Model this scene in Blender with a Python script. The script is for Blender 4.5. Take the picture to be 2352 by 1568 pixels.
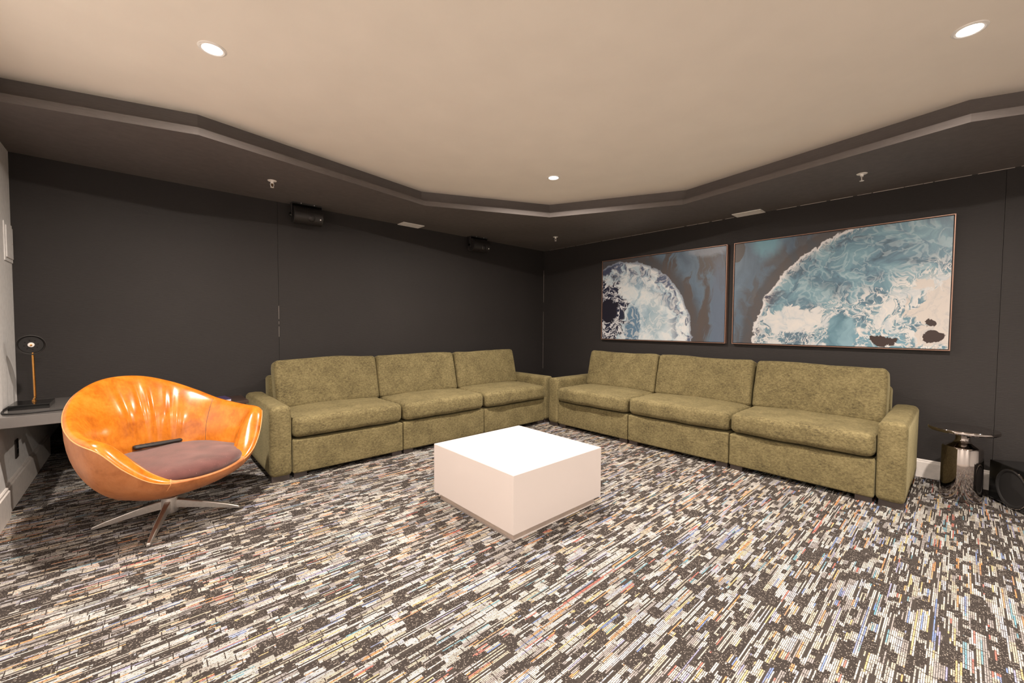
import bpy, bmesh, math, random
from mathutils import Vector, Matrix, noise
from mathutils.geometry import tessellate_polygon

random.seed(7)
PI = math.pi
for o in list(bpy.data.objects):
    bpy.data.objects.remove(o, do_unlink=True)
SC = bpy.context.scene
COL = SC.collection

# ------------------------------------------------------------------ camera
# world: room corner at the origin, left dark wall in the plane Y=0 (X grows
# towards the left of the photograph), right dark wall in the plane X=0.
F_PX, CAM, YAW, PITCH, ROLL = 941.337, Vector((4.7513, 4.4867, 1.2148)), math.radians(227.70685), math.radians(-2.1044), math.radians(0.38711)
cam_d = bpy.data.cameras.new('camera')
cam = bpy.data.objects.new('camera', cam_d)
COL.objects.link(cam)
cam_d.sensor_fit = 'HORIZONTAL'
cam_d.sensor_width = 36.0
cam_d.lens = F_PX / 2352.0 * 36.0
cam_d.clip_start = 0.02
fw = Vector((math.cos(YAW) * math.cos(PITCH), math.sin(YAW) * math.cos(PITCH), math.sin(PITCH)))
rt = fw.cross(Vector((0, 0, 1))).normalized()
up = rt.cross(fw)
rt2 = rt * math.cos(ROLL) + up * math.sin(ROLL)
up2 = up * math.cos(ROLL) - rt * math.sin(ROLL)
m3 = Matrix((rt2, up2, -fw)).transposed()
cam.matrix_world = Matrix.Translation(CAM) @ m3.to_4x4()
SC.camera = cam

# ------------------------------------------------------------------ world, exposure
world = bpy.data.worlds.new('world')
SC.world = world
world.use_nodes = True
world.node_tree.nodes['Background'].inputs[0].default_value = (0.9, 0.8, 0.7, 1)
world.node_tree.nodes['Background'].inputs[1].default_value = 0.05
SC.view_settings.view_transform = 'Standard'
SC.view_settings.look = 'None'
SC.view_settings.gamma = 1.0
SC.view_settings.use_curve_mapping = False
SC.view_settings.exposure = 0.10

HS, HC = 2.40, 2.56           # soffit and tray ceiling heights
LAMP_POWER = 52.0            # wide glow of each downlight
BEAM_POWER = 185.0           # its narrower beam
LAMP_COLOR = (1.0, 0.88, 0.77)
LIGHTS = [(1.955, 1.955), (4.46, 1.975), (1.965, 4.465), (4.46, 4.46), (1.96, 6.97), (4.46, 6.97)]

# ------------------------------------------------------------------ material helpers
class NT:
    """tiny expression helper around a shader node tree"""
    def __init__(self, name):
        self.m = bpy.data.materials.new(name)
        self.m.use_nodes = True
        self.t = self.m.node_tree
        self.t.nodes.clear()
        self.out = self.t.nodes.new('ShaderNodeOutputMaterial')
        self.b = self.t.nodes.new('ShaderNodeBsdfPrincipled')
        self.t.links.new(self.b.outputs[0], self.out.inputs[0])
    def n(self, k, **kw):
        nd = self.t.nodes.new(k)
        for a, v in kw.items():
            setattr(nd, a, v)
        return nd
    def put(self, sock, v):
        if isinstance(v, bpy.types.NodeSocket):
            self.t.links.new(v, sock)
        elif isinstance(v, (tuple, list)):
            sock.default_value = (tuple(v) + (1.0,)) if (len(v) == 3 and sock.type == 'RGBA') else tuple(v)
        else:
            sock.default_value = v
    def math(self, op, a, b=0.0, c=None, clamp=False):
        nd = self.n('ShaderNodeMath', operation=op, use_clamp=clamp)
        self.put(nd.inputs[0], a)
        self.put(nd.inputs[1], b)
        if c is not None:
            self.put(nd.inputs[2], c)
        return nd.outputs[0]
    def coord(self, which='Object'):
        return self.n('ShaderNodeTexCoord').outputs[which]
    def sep(self, v):
        nd = self.n('ShaderNodeSeparateXYZ')
        self.put(nd.inputs[0], v)
        return nd.outputs
    def comb(self, x=0.0, y=0.0, z=0.0):
        nd = self.n('ShaderNodeCombineXYZ')
        for s, v in zip(nd.inputs, (x, y, z)):
            self.put(s, v)
        return nd.outputs[0]
    def scale(self, v, s):
        nd = self.n('ShaderNodeVectorMath', operation='MULTIPLY')
        self.put(nd.inputs[0], v)
        nd.inputs[1].default_value = s if isinstance(s, tuple) else (s, s, s)
        return nd.outputs[0]
    def vadd(self, a, b):
        nd = self.n('ShaderNodeVectorMath', operation='ADD')
        self.put(nd.inputs[0], a)
        self.put(nd.inputs[1], b)
        return nd.outputs[0]
    def noise(self, v, scale=5.0, detail=4.0, rough=0.5, dist=0.0, color=False):
        nd = self.n('ShaderNodeTexNoise')
        self.put(nd.inputs['Vector'], v)
        nd.inputs['Scale'].default_value = scale
        nd.inputs['Detail'].default_value = detail
        nd.inputs['Roughness'].default_value = rough
        nd.inputs['Distortion'].default_value = dist
        return nd.outputs['Color' if color else 'Fac']
    def voro(self, v, scale=5.0, feature='F1', out='Distance'):
        nd = self.n('ShaderNodeTexVoronoi', feature=feature)
        self.put(nd.inputs['Vector'], v)
        nd.inputs['Scale'].default_value = scale
        return nd.outputs[out]
    def white(self, v, color=False):
        nd = self.n('ShaderNodeTexWhiteNoise', noise_dimensions='3D')
        self.put(nd.inputs['Vector'], v)
        return nd.outputs['Color' if color else 'Value']
    def ramp(self, f, stops, interp='LINEAR'):
        nd = self.n('ShaderNodeValToRGB')
        cr = nd.color_ramp
        cr.interpolation = interp
        while len(cr.elements) < len(stops):
            cr.elements.new(0.5)
        for e, (p, c) in zip(cr.elements, stops):
            e.position = p
            e.color = tuple(c) + (1.0,) if len(c) == 3 else c
        self.put(nd.inputs[0], f)
        return nd.outputs[0]
    def step(self, f, lo, hi):
        nd = self.n('ShaderNodeMapRange', interpolation_type='SMOOTHSTEP')
        self.put(nd.inputs[0], f)
        self.put(nd.inputs[1], lo)
        self.put(nd.inputs[2], hi)
        return nd.outputs[0]
    def mix(self, f, a, b, mode='MIX'):
        nd = self.n('ShaderNodeMix', data_type='RGBA', blend_type=mode)
        self.put(nd.inputs[0], f)
        self.put(nd.inputs[6], a)
        self.put(nd.inputs[7], b)
        return nd.outputs[2]
    def bump(self, h, strength=0.3, dist=0.01):
        nd = self.n('ShaderNodeBump')
        nd.inputs['Strength'].default_value = strength
        nd.inputs['Distance'].default_value = dist
        self.put(nd.inputs['Height'], h)
        self.t.links.new(nd.outputs[0], self.b.inputs['Normal'])
    def set(self, **kw):
        for k, v in kw.items():
            self.put(self.b.inputs[k.replace('_', ' ')], v)
        return self.m

def plain(name, col, rough=0.5, metal=0.0, var=0.06, scale=30.0, bump=0.0, spec=0.5):
    t = NT(name)
    c = t.coord()
    f = t.noise(c, scale, 3.0)
    lo = tuple(x * (1 - var) for x in col)
    hi = tuple(min(1, x * (1 + var)) for x in col)
    t.set(Base_Color=t.ramp(f, [(0.3, lo), (0.7, hi)]), Roughness=rough, Metallic=metal, Specular_IOR_Level=spec)
    if bump:
        t.bump(t.noise(c, scale * 6, 2.0), bump, 0.002)
    return t.m

MAT = {}
def build_materials():
    # dark textured wallpaper
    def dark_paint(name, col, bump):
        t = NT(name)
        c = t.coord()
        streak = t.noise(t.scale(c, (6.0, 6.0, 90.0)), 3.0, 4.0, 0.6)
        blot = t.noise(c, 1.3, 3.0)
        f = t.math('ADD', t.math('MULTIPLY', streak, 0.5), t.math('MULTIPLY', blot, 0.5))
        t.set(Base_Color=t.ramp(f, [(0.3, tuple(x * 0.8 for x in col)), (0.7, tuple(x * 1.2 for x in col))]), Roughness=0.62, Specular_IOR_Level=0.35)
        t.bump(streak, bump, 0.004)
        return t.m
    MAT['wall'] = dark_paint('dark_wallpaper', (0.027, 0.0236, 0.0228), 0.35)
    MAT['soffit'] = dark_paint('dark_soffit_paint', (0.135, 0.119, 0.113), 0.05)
    MAT['white_wall'] = plain('white_wall_paint', (0.80, 0.79, 0.78), 0.7, bump=0.05)
    MAT['trim'] = plain('white_trim_paint', (0.78, 0.73, 0.69), 0.45)
    MAT['ceiling'] = plain('ceiling_paint', (0.90, 0.83, 0.74), 0.85, var=0.02, scale=4.0, bump=0.03)
    MAT['caulk'] = plain('bare_caulk', (0.55, 0.48, 0.44), 0.8, scale=60)
    MAT['white_plastic'] = plain('white_plastic', (0.90, 0.87, 0.83), 0.4)
    MAT['table'] = plain('white_lacquer', (0.56, 0.50, 0.475), 0.55, var=0.01, scale=3)
    MAT['plinth'] = plain('taupe_plinth', (0.60, 0.50, 0.44), 0.5)
    MAT['black'] = plain('black_plastic', (0.030, 0.027, 0.026), 0.42)
    MAT['black_gloss'] = plain('black_gloss', (0.008, 0.008, 0.008), 0.12)
    MAT['rubber'] = plain('black_rubber', (0.015, 0.014, 0.014), 0.6)
    MAT['grille'] = plain('black_grille', (0.022, 0.019, 0.018), 0.38, bump=0.3, scale=200)
    MAT['brass'] = plain('polished_brass', (0.85, 0.42, 0.12), 0.18, 1.0)
    MAT['copper'] = plain('rose_gold_frame', (0.34, 0.20, 0.15), 0.4, 0.4)
    MAT['canvas_edge'] = plain('canvas_edge', (0.05, 0.04, 0.04), 0.7)
    MAT['chrome'] = plain('black_chrome', (0.42, 0.38, 0.36), 0.06, 1.0, var=0.02)
    MAT['steel'] = plain('brushed_aluminium', (0.80, 0.77, 0.74), 0.36, 1.0, scale=80)
    MAT['foot'] = plain('dark_wood_foot', (0.055, 0.042, 0.038), 0.5, scale=40)
    MAT['ledge'] = plain('dark_laminate', (0.14, 0.13, 0.125), 0.10, scale=12)
    MAT['brown_top'] = plain('brown_laminate', (0.06, 0.035, 0.028), 0.35, scale=12)
    MAT['outlet'] = plain('dark_outlet', (0.05, 0.042, 0.038), 0.35)
    MAT['page'] = plain('page_paper', (0.7, 0.68, 0.72), 0.8)
    MAT['cover'] = plain('purple_cover', (0.06, 0.04, 0.11), 0.5)

    # olive velvet
    t = NT('olive_velvet')
    c = t.coord()
    big = t.noise(c, 7.0, 5.0, 0.62)
    fine = t.noise(t.scale(c, (1.0, 1.0, 1.6)), 55.0, 5.0, 0.7, 0.6)
    f = t.math('ADD', t.math('MULTIPLY', big, 0.32), t.math('MULTIPLY', fine, 0.68))
    t.set(Base_Color=t.ramp(f, [(0.34, (0.058, 0.046, 0.024)), (0.46, (0.130, 0.106, 0.050)), (0.58, (0.195, 0.160, 0.078)), (0.75, (0.275, 0.230, 0.120))]),
          Roughness=0.85, Sheen_Weight=0.25, Sheen_Roughness=0.4, Specular_IOR_Level=0.2)
    t.b.inputs['Sheen Tint'].default_value = (0.8, 0.7, 0.4, 1)
    t.bump(fine, 0.25, 0.004)
    MAT['velvet'] = t.m

    # leather
    for nm, lo, mid, hi, rg in (('tan_leather', (0.31, 0.076, 0.006), (0.49, 0.148, 0.012), (0.61, 0.215, 0.026), 0.22),
                                ('tan_leather_back', (0.30, 0.092, 0.024), (0.44, 0.155, 0.048), (0.53, 0.205, 0.074), 0.45)):
        t = NT(nm)
        c = t.coord()
        a = t.noise(c, 9.0, 6.0, 0.6, 0.5)
        g = t.noise(t.scale(c, (1.0, 1.0, 0.5)), 70.0, 4.0, 0.6)
        f = t.math('ADD', t.math('MULTIPLY', a, 0.75), t.math('MULTIPLY', g, 0.25))
        t.set(Base_Color=t.ramp(f, [(0.32, lo), (0.50, mid), (0.68, hi)]), Roughness=rg, Specular_IOR_Level=0.5, Coat_Weight=0.5 if rg < 0.3 else 0.1, Coat_Roughness=0.14)
        t.bump(g, 0.06, 0.002)
        MAT[nm] = t.m
    MAT['piping'] = plain('leather_piping', (0.62, 0.27, 0.10), 0.45)
    t = NT('mauve_velvet')
    c = t.coord()
    a = t.noise(c, 10.0, 4.0)
    fleck = t.step(t.noise(c, 160.0, 1.0), 0.76, 0.80)
    base = t.ramp(a, [(0.3, (0.070, 0.024, 0.021)), (0.7, (0.125, 0.047, 0.041))])
    t.set(Base_Color=t.mix(t.math('MULTIPLY', fleck, 0.6), base, (0.5, 0.33, 0.3)), Roughness=0.9, Sheen_Weight=0.4, Specular_IOR_Level=0.15)
    t.bump(t.noise(c, 120.0, 3.0), 0.2, 0.003)
    MAT['mauve'] = t.m

    # lamp diffuser
    t = NT('downlight_glow')
    t.set(Base_Color=(1, 1, 1))
    t.put(t.b.inputs['Emission Color'], (1.0, 0.93, 0.86))
    t.b.inputs['Emission Strength'].default_value = 14.0
    MAT['glow'] = t.m

    # carpet: loop pile stripes along X, interrupted by dark blocks
    t = NT('striped_loop_carpet')
    o = t.sep(t.coord())
    u, v = o[0], o[1]
    def fl(x):
        return t.math('FLOOR', x)
    def cells(rowh, colw, seed, jitter=1.0):
        r = fl(t.math('DIVIDE', v, rowh))
        off = t.math('MULTIPLY', t.white(t.comb(r, seed, 3.1)), jitter)
        k = fl(t.math('ADD', t.math('DIVIDE', u, colw), t.math('MULTIPLY', off, 7.0)))
        return r, k, t.white(t.comb(r, k, seed))
    yarn = 0.0058
    r1, k1, tone = cells(yarn * 3, 0.12, 1.7)
    r2, k2, hue = cells(yarn, 0.19, 5.3)
    r3, k3, hue2 = cells(yarn * 2, 0.45, 9.1)
    rA, kA, dk1 = cells(yarn * 4, 0.066, 11.3)
    rB, kB, dk2 = cells(yarn * 3, 0.046, 13.9)
    rC, kC, dk3 = cells(yarn * 7, 0.085, 17.2)
    rD, kD, dk4 = cells(yarn, 0.12, 21.7)
    neutral = t.ramp(tone, [(0.0, (0.43, 0.41, 0.38)), (0.22, (0.57, 0.55, 0.50)), (0.42, (0.29, 0.275, 0.275)), (0.56, (0.66, 0.645, 0.61)), (0.78, (0.46, 0.41, 0.32)), (0.9, (0.40, 0.42, 0.475))], 'CONSTANT')
    accent = t.ramp(hue2, [(0.0, (0.68, 0.24, 0.05)), (0.2, (0.09, 0.18, 0.44)), (0.38, (0.50, 0.08, 0.05)), (0.5, (0.68, 0.46, 0.16)), (0.66, (0.08, 0.30, 0.40)), (0.78, (0.26, 0.27, 0.48)), (0.9, (0.62, 0.31, 0.10))], 'CONSTANT')
    is_acc = t.math('GREATER_THAN', hue, 0.83)
    light = t.mix(t.math('MULTIPLY', is_acc, 0.85), neutral, accent)
    light = t.mix(t.math('MULTIPLY', t.white(t.comb(r2, kA, 31.0)), 0.5), light, (0.22, 0.19, 0.17))
    line = t.math('GREATER_THAN', dk4, 0.76)
    light = t.mix(line, light, (0.050, 0.042, 0.037))
    fr = t.math('FRACT', t.math('DIVIDE', v, yarn))
    groove = t.math('LESS_THAN', t.math('ABSOLUTE', t.math('SUBTRACT', fr, 0.5)), 0.30)
    fleckn = t.white(t.comb(fl(t.math('DIVIDE', u, 0.0040)), fl(t.math('DIVIDE', v, 0.0030)), 2.0))
    d0 = t.math('GREATER_THAN', dk1, 0.80)
    d1 = t.math('GREATER_THAN', dk2, 0.86)
    d2 = t.math('GREATER_THAN', dk3, 0.95)
    # short breaks across the stripes
    rE = fl(t.math('DIVIDE', v, yarn * 7))
    uE = t.math('ADD', t.math('DIVIDE', u, 0.052), t.math('MULTIPLY', t.white(t.comb(rE, 4.4, 8.8)), 5.0))
    cut = t.math('MULTIPLY', t.math('LESS_THAN', t.math('FRACT', uE), 0.075), t.math('GREATER_THAN', t.white(t.comb(rE, fl(uE), 41.0)), 0.45))
    dark = t.math('MAXIMUM', t.math('MAXIMUM', d0, cut), t.math('MAXIMUM', d1, d2))
    darkc = t.mix(t.math('GREATER_THAN', fleckn, 0.88), (0.034, 0.028, 0.025), (0.24, 0.21, 0.185))
    col = t.mix(dark, light, darkc)
    col = t.mix(t.math('MULTIPLY', t.math('LESS_THAN', fleckn, 0.14), 0.75), col, (0.05, 0.042, 0.038))
    col = t.mix(groove, t.mix(0.80, col, (0.035, 0.03, 0.028)), col)
    t.set(Base_Color=col, Roughness=0.95, Specular_IOR_Level=0.1)
    t.bump(t.math('ADD', t.math('MULTIPLY', groove, 0.5), t.math('MULTIPLY', fleckn, 0.5)), 0.3, 0.003)
    MAT['carpet'] = t.m

build_materials()

# ------------------------------------------------------------------ mesh helpers
def link(name, me, mat=None, parent=None, smooth=False):
    o = bpy.data.objects.new(name, me)
    COL.objects.link(o)
    if mat:
        me.materials.append(MAT[mat] if isinstance(mat, str) else mat)
    if parent:
        o.parent = parent
    if smooth:
        for p in me.polygons:
            p.use_smooth = True
    return o

def bm_obj(name, bm, mat=None, parent=None, smooth=False):
    bmesh.ops.recalc_face_normals(bm, faces=bm.faces)
    me = bpy.data.meshes.new(name)
    bm.to_mesh(me)
    bm.free()
    return link(name, me, mat, parent, smooth)

def empty(name, loc=(0, 0, 0), rz=0.0):
    o = bpy.data.objects.new(name, None)
    COL.objects.link(o)
    o.location = loc
    o.rotation_euler = (0, 0, rz)
    o.empty_display_size = 0.1
    return o

def tag(o, label=None, cat=None, group=None, kind=None):
    if label: o['label'] = label
    if cat: o['category'] = cat
    if group: o['group'] = group
    if kind: o['kind'] = kind
    return o

def add_box(bm, x0, x1, y0, y1, z0, z1, bevel=0.0, seg=2):
    vs = [bm.verts.new((x, y, z)) for x in (x0, x1) for y in (y0, y1) for z in (z0, z1)]
    fs = [bm.faces.new([vs[i] for i in q]) for q in ((0, 1, 3, 2), (4, 6, 7, 5), (0, 4, 5, 1), (2, 3, 7, 6), (0, 2, 6, 4), (1, 5, 7, 3))]
    if bevel:
        es = list({e for f in fs for e in f.edges})
        bmesh.ops.bevel(bm, geom=es, offset=bevel, segments=seg, profile=0.5, affect='EDGES')
    return vs

def box(name, x0, x1, y0, y1, z0, z1, mat, parent=None, bevel=0.0, seg=2):
    bm = bmesh.new()
    add_box(bm, x0, x1, y0, y1, z0, z1, bevel, seg)
    return bm_obj(name, bm, mat, parent)

def prism(name, pts, axis, a, b, mat, parent=None, smooth=False):
    """extrude a 2-D outline along an axis from a to b"""
    bm = bmesh.new()
    def P(p, h):
        if axis == 'X': return (h, p[0], p[1])
        if axis == 'Y': return (p[0], h, p[1])
        return (p[0], p[1], h)
    A = [bm.verts.new(P(p, a)) for p in pts]
    B = [bm.verts.new(P(p, b)) for p in pts]
    bm.faces.new(A)
    bm.faces.new(B[::-1])
    n = len(pts)
    for i in range(n):
        bm.faces.new((A[i], A[(i + 1) % n], B[(i + 1) % n], B[i]))
    return bm_obj(name, bm, mat, parent, smooth)

def lathe_bm(prof, n=48, axis=None, bm=None):
    bm = bm or bmesh.new()
    rings = []
    for r, z in prof:
        if r < 1e-6:
            rings.append([bm.verts.new((0, 0, z))])
        else:
            rings.append([bm.verts.new((r * math.cos(2 * PI * i / n), r * math.sin(2 * PI * i / n), z)) for i in range(n)])
    for a, b in zip(rings, rings[1:]):
        for i in range(n):
            j = (i + 1) % n
            if len(a) == 1 and len(b) == 1: continue
            if len(a) == 1: bm.faces.new((a[0], b[i], b[j]))
            elif len(b) == 1: bm.faces.new((a[i], b[0], a[j]))
            else: bm.faces.new((a[i], b[i], b[j], a[j]))
    return bm

def lathe(name, prof, mat, parent=None, n=48, smooth=True, mtx=None):
    bm = lathe_bm(prof, n)
    if mtx is not None:
        bmesh.ops.transform(bm, matrix=mtx, verts=bm.verts)
    o = bm_obj(name, bm, mat, parent, smooth)
    if smooth:
        auto_smooth(o)
    return o

def auto_smooth(o, ang=0.6):
    me = o.data
    bm = bmesh.new()
    bm.from_mesh(me)
    for e in bm.edges:
        if len(e.link_faces) == 2 and e.calc_face_angle(0) > ang:
            e.smooth = False
    bm.to_mesh(me)
    bm.free()

def tube(name, pts, r, mat, parent=None, n=8, closed=False, rad=None):
    bm = bmesh.new()
    pts = [Vector(p) for p in pts]
    rings = []
    N = len(pts)
    for i, p in enumerate(pts):
        a = pts[(i - 1) % N] if (closed or i) else p
        b = pts[(i + 1) % N] if (closed or i < N - 1) else p
        d = (b - a).normalized()
        s = d.cross(Vector((0, 0, 1)))
        if s.length < 1e-4: s = d.cross(Vector((1, 0, 0)))
        s.normalize()
        w = s.cross(d)
        rr = rad[i] if rad else r
        rings.append([bm.verts.new(p + s * rr * math.cos(2 * PI * k / n) + w * rr * math.sin(2 * PI * k / n)) for k in range(n)])
    rng = range(N if closed else N - 1)
    for i in rng:
        a, b = rings[i], rings[(i + 1) % N]
        for k in range(n):
            bm.faces.new((a[k], a[(k + 1) % n], b[(k + 1) % n], b[k]))
    if not closed:
        bm.faces.new(rings[0][::-1])
        bm.faces.new(rings[-1])
    return bm_obj(name, bm, mat, parent, True)

def smooth_path(pts, k=8):
    pts = [Vector(p) for p in pts]
    out = []
    for i in range(len(pts) - 1):
        p0 = pts[max(i - 1, 0)]; p1 = pts[i]; p2 = pts[i + 1]; p3 = pts[min(i + 2, len(pts) - 1)]
        for j in range(k):
            s = j / k
            out.append(0.5 * ((2 * p1) + (p2 - p0) * s + (2 * p0 - 5 * p1 + 4 * p2 - p3) * s * s + (3 * p1 - p0 - 3 * p2 + p3) * s ** 3))
    out.append(pts[-1])
    return out

def soft_box(name, size, r, mat, parent, loc=(0, 0, 0), rot=None, cell=0.035, deform=None, seed=0.0, wobble=0.0, wscale=4.0):
    """upholstered block: rounded box on a fine grid, with crown and wrinkles"""
    hx, hy, hz = (s / 2 for s in size)
    def grid(h):
        n = max(2, int((2 * (h - r)) / cell))
        inner = [-(h - r) + 2 * (h - r) * i / n for i in range(n + 1)]
        edge = [h - r + r * t for t in (0.35, 0.7, 1.0)]
        return [-e for e in edge[::-1]] + inner + edge
    gx, gy, gz = grid(hx), grid(hy), grid(hz)
    bm = bmesh.new()
    cache = {}
    def V(p):
        k = tuple(round(c, 5) for c in p)
        if k not in cache:
            q = Vector(p)
            i = Vector((max(-(hx - r), min(hx - r, q.x)), max(-(hy - r), min(hy - r, q.y)), max(-(hz - r), min(hz - r, q.z))))
            d = q - i
            nrm = d.normalized() if d.length > 1e-9 else Vector((0, 0, 1))
            w = i + nrm * r
            if deform:
                w = w + deform(w, nrm, (w.x / hx, w.y / hy, w.z / hz))
            if wobble:
                w = w + nrm * wobble * noise.fractal(Vector((w.x, w.y, w.z)) * wscale + Vector((seed, seed * 1.7, 0)), 1.0, 2.0, 4)
            cache[k] = bm.verts.new(w)
        return cache[k]
    def face(A, B, f):
        for a0, a1 in zip(A, A[1:]):
            for b0, b1 in zip(B, B[1:]):
                vs = [V(f(a0, b0)), V(f(a1, b0)), V(f(a1, b1)), V(f(a0, b1))]
                if len(set(vs)) == 4:
                    bm.faces.new(vs)
    for s in (-hz, hz): face(gx, gy, lambda a, b: (a, b, s))
    for s in (-hy, hy): face(gx, gz, lambda a, b: (a, s, b))
    for s in (-hx, hx): face(gy, gz, lambda a, b: (s, a, b))
    mt = Matrix.Translation(Vector(loc))
    if rot: mt = mt @ rot
    bmesh.ops.transform(bm, matrix=mt, verts=bm.verts)
    return bm_obj(name, bm, mat, parent, True)

# ------------------------------------------------------------------ the setting
XL = 5.40                     # white wall on the left
XA = 5.385                    # its nearer, slightly proud stretch
YF = 9.0                      # wall behind the camera
fl = box('floor', -0.15, 5.75, -3.2, YF + 0.1, -0.05, 0.0, 'carpet')
tag(fl, 'striped dark and cream loop carpet with coloured yarns', kind='structure')

# dark wall behind the left sofa (papered panels, open below at its far left)
wb = empty('wall_back')
tag(wb, 'dark papered wall behind the left sofa', kind='structure')
SEAM = 3.742
box('panel', -0.15, SEAM - 0.0012, -0.12, 0.0, 0.0, HC + 0.1, 'wall', wb)
bm = bmesh.new()
add_box(bm, SEAM + 0.0012, 4.04, -0.12, 0.0, 0.0, HC + 0.1)
add_box(bm, 4.04, 5.75, -0.12, 0.0, 0.53, HC + 0.1)
bm_obj('panel', bm, 'wall', wb)
for za, zb in ((1.10, 1.20), (1.22, 1.25), (1.27, 1.40)):
    box('bare_seam', SEAM - 0.0008, SEAM + 0.0008, -0.004, 0.0006, za, zb, 'caulk', wb)

wr = empty('wall_right')
tag(wr, 'dark papered wall with the two paintings', kind='structure')
SEAMR = 4.668
box('panel', -0.15, 0.0, 0.0, SEAMR - 0.001, 0.0, HC + 0.1, 'wall', wr)
box('panel', -0.15, 0.0, SEAMR + 0.001, YF + 0.1, 0.0, HC + 0.1, 'wall', wr)

# light crack along the joint of right wall and soffit, and in the room corner
tr = empty('trim_1')
tag(tr, 'thin light crack line between right wall and soffit', kind='structure')
y = 0.12
rnd = random.Random(3)
while y < 5.2:
    L = rnd.uniform(0.05, 0.22)
    if not (2.80 < y + L and y < 3.12):
        w = 0.0016 + 0.0022 * min(1.0, max(0.0, (y - 0.8) / 1.6)) * rnd.uniform(0.5, 1.0)
        box('crack_piece', -0.001, w, y, y + L, HS - w, HS, 'caulk', tr)
    y += L + rnd.choice((0.004, 0.01, 0.03))
box('crack_piece', 0.0, 0.0012, 0.0, 0.0012, 0.55, 1.45, 'caulk', tr)
box('crack_piece', 0.0, 0.0015, 0.0, 0.0015, 1.6, 2.1, 'caulk', tr)

wl = empty('wall_left')
tag(wl, 'white wall at the left edge', kind='structure')
box('panel', XL, XL + 0.35, -1.18, 0.512, 0.0, HC + 0.1, 'white_wall', wl)
box('panel', XA, XL + 0.35, 0.512, YF + 0.1, 0.0, HC + 0.1, 'white_wall', wl, bevel=0.003)
box('panel', 5.478, XL + 0.35, -3.2, -1.18, 0.0, HC + 0.1, 'white_wall', wl)

wf = box('wall_front', -0.15, 5.75, YF, YF + 0.1, 0.0, HC + 0.1, 'white_wall')
tag(wf, 'wall behind the camera', kind='structure')
# dark recess below the papered wall
wn = empty('wall_recess')
tag(wn, 'dark recess under the papered wall', kind='structure')
box('panel', 3.9, 4.04, -3.2, -0.12, 0.0, 0.62, 'wall', wn)
box('panel', 4.04, 5.478, -3.2, -3.1, 0.0, 0.62, 'wall', wn)
box('panel', 3.9, 5.478, -3.2, -0.12, 0.62, 0.70, 'wall', wn)

def baseboard(name, pts, axis, a, b, label, parent=None):
    o = prism(name, pts, axis, a, b, 'trim', parent)
    tag(o, label, kind='structure')
    return o
def bb_prof(sgn, base, h=0.147, th=0.016):
    return [(base, 0), (base + sgn * th, 0), (base + sgn * th, h - 0.022), (base + sgn * th * 0.6, h - 0.018), (base + sgn * th * 0.6, h - 0.006), (base + sgn * th * 0.25, h), (base, h)]
# right wall
bm_pts = bb_prof(1, 0.0)
baseboard('baseboard_right', bm_pts, 'Y', 0.0, YF, 'white baseboard along the right dark wall')
baseboard('baseboard_back', [(a, b) for a, b in bb_prof(1, 0.0)], 'X', 0.0, 4.03, 'white baseboard behind the left sofa')
o = empty('baseboard_left')
tag(o, 'white moulded baseboard of the left wall', kind='structure')
prism('baseboard_piece', bb_prof(-1, XL, 0.19, 0.018), 'Y', -1.18, 0.512, 'trim', o)
prism('baseboard_piece', bb_prof(-1, XA, 0.19, 0.018), 'Y', 0.512, YF, 'trim', o)

# tray ceiling ------------------------------------------------------
LIP = [(XA, 0.947), (4.452, 1.225), (2.641, 0.877), (1.432, 1.431), (0.848, 2.63), (1.21, 4.48), (0.80, 5.45), (1.35, 6.9), (2.64, 7.9), (4.452, 7.7), (XA, 7.98)]
def offset_poly(P, d):
    """outward offset of the tray outline; the two ends slide along the left wall"""
    out = []
    n = len(P)
    for i in range(n):
        p = Vector(P[i])
        if i == 0:
            e = (Vector(P[1]) - p).normalized(); nr = Vector((e.y, -e.x)) * -1
            nr = nr if nr.y < 0 else -nr
            q = p + nr * d
            k = (XA - q.x) / e.x
            out.append(tuple(q + e * k)); continue
        if i == n - 1:
            e = (p - Vector(P[i - 1])).normalized()
            nr = Vector((e.y, -e.x)); nr = nr if nr.y > 0 else -nr
            q = p + nr * d
            k = (XA - q.x) / e.x
            out.append(tuple(q + e * k)); continue
        e1 = (p - Vector(P[i - 1])).normalized()
        e2 = (Vector(P[i + 1]) - p).normalized()
        # outline runs with the room's interior on its right hand
        n1 = Vector((-e1.y, e1.x)); n2 = Vector((-e2.y, e2.x))
        c = Vector((4.46, 4.46))
        if n1.dot(p - c) < 0: n1 = -n1
        if n2.dot(p - c) < 0: n2 = -n2
        b = (n1 + n2)
        out.append(tuple(p + b * (d / (1 + n1.dot(n2)))))
    return out
FAS = offset_poly(LIP, 0.085)
LIPH = 0.047
ce = empty('ceiling')
tag(ce, 'cream tray ceiling with dark stepped surround', kind='structure')
# white tray
bm = bmesh.new()
vs = [bm.verts.new((x, y, HC)) for x, y in FAS]
bm.faces.new(vs)
bmesh.ops.triangulate(bm, faces=bm.faces)
o = bm_obj('tray_panel', bm, 'ceiling', ce)
# vertical bands
def band(name, P, z0, z1, mat):
    bm = bmesh.new()
    for (a, b) in zip(P, P[1:]):
        q = [bm.verts.new((a[0], a[1], z0)), bm.verts.new((b[0], b[1], z0)), bm.verts.new((b[0], b[1], z1)), bm.verts.new((a[0], a[1], z1))]
        bm.faces.new(q)
    return bm_obj(name, bm, mat, ce)
band('fascia', FAS, HS + LIPH, HC, 'soffit')
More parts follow.
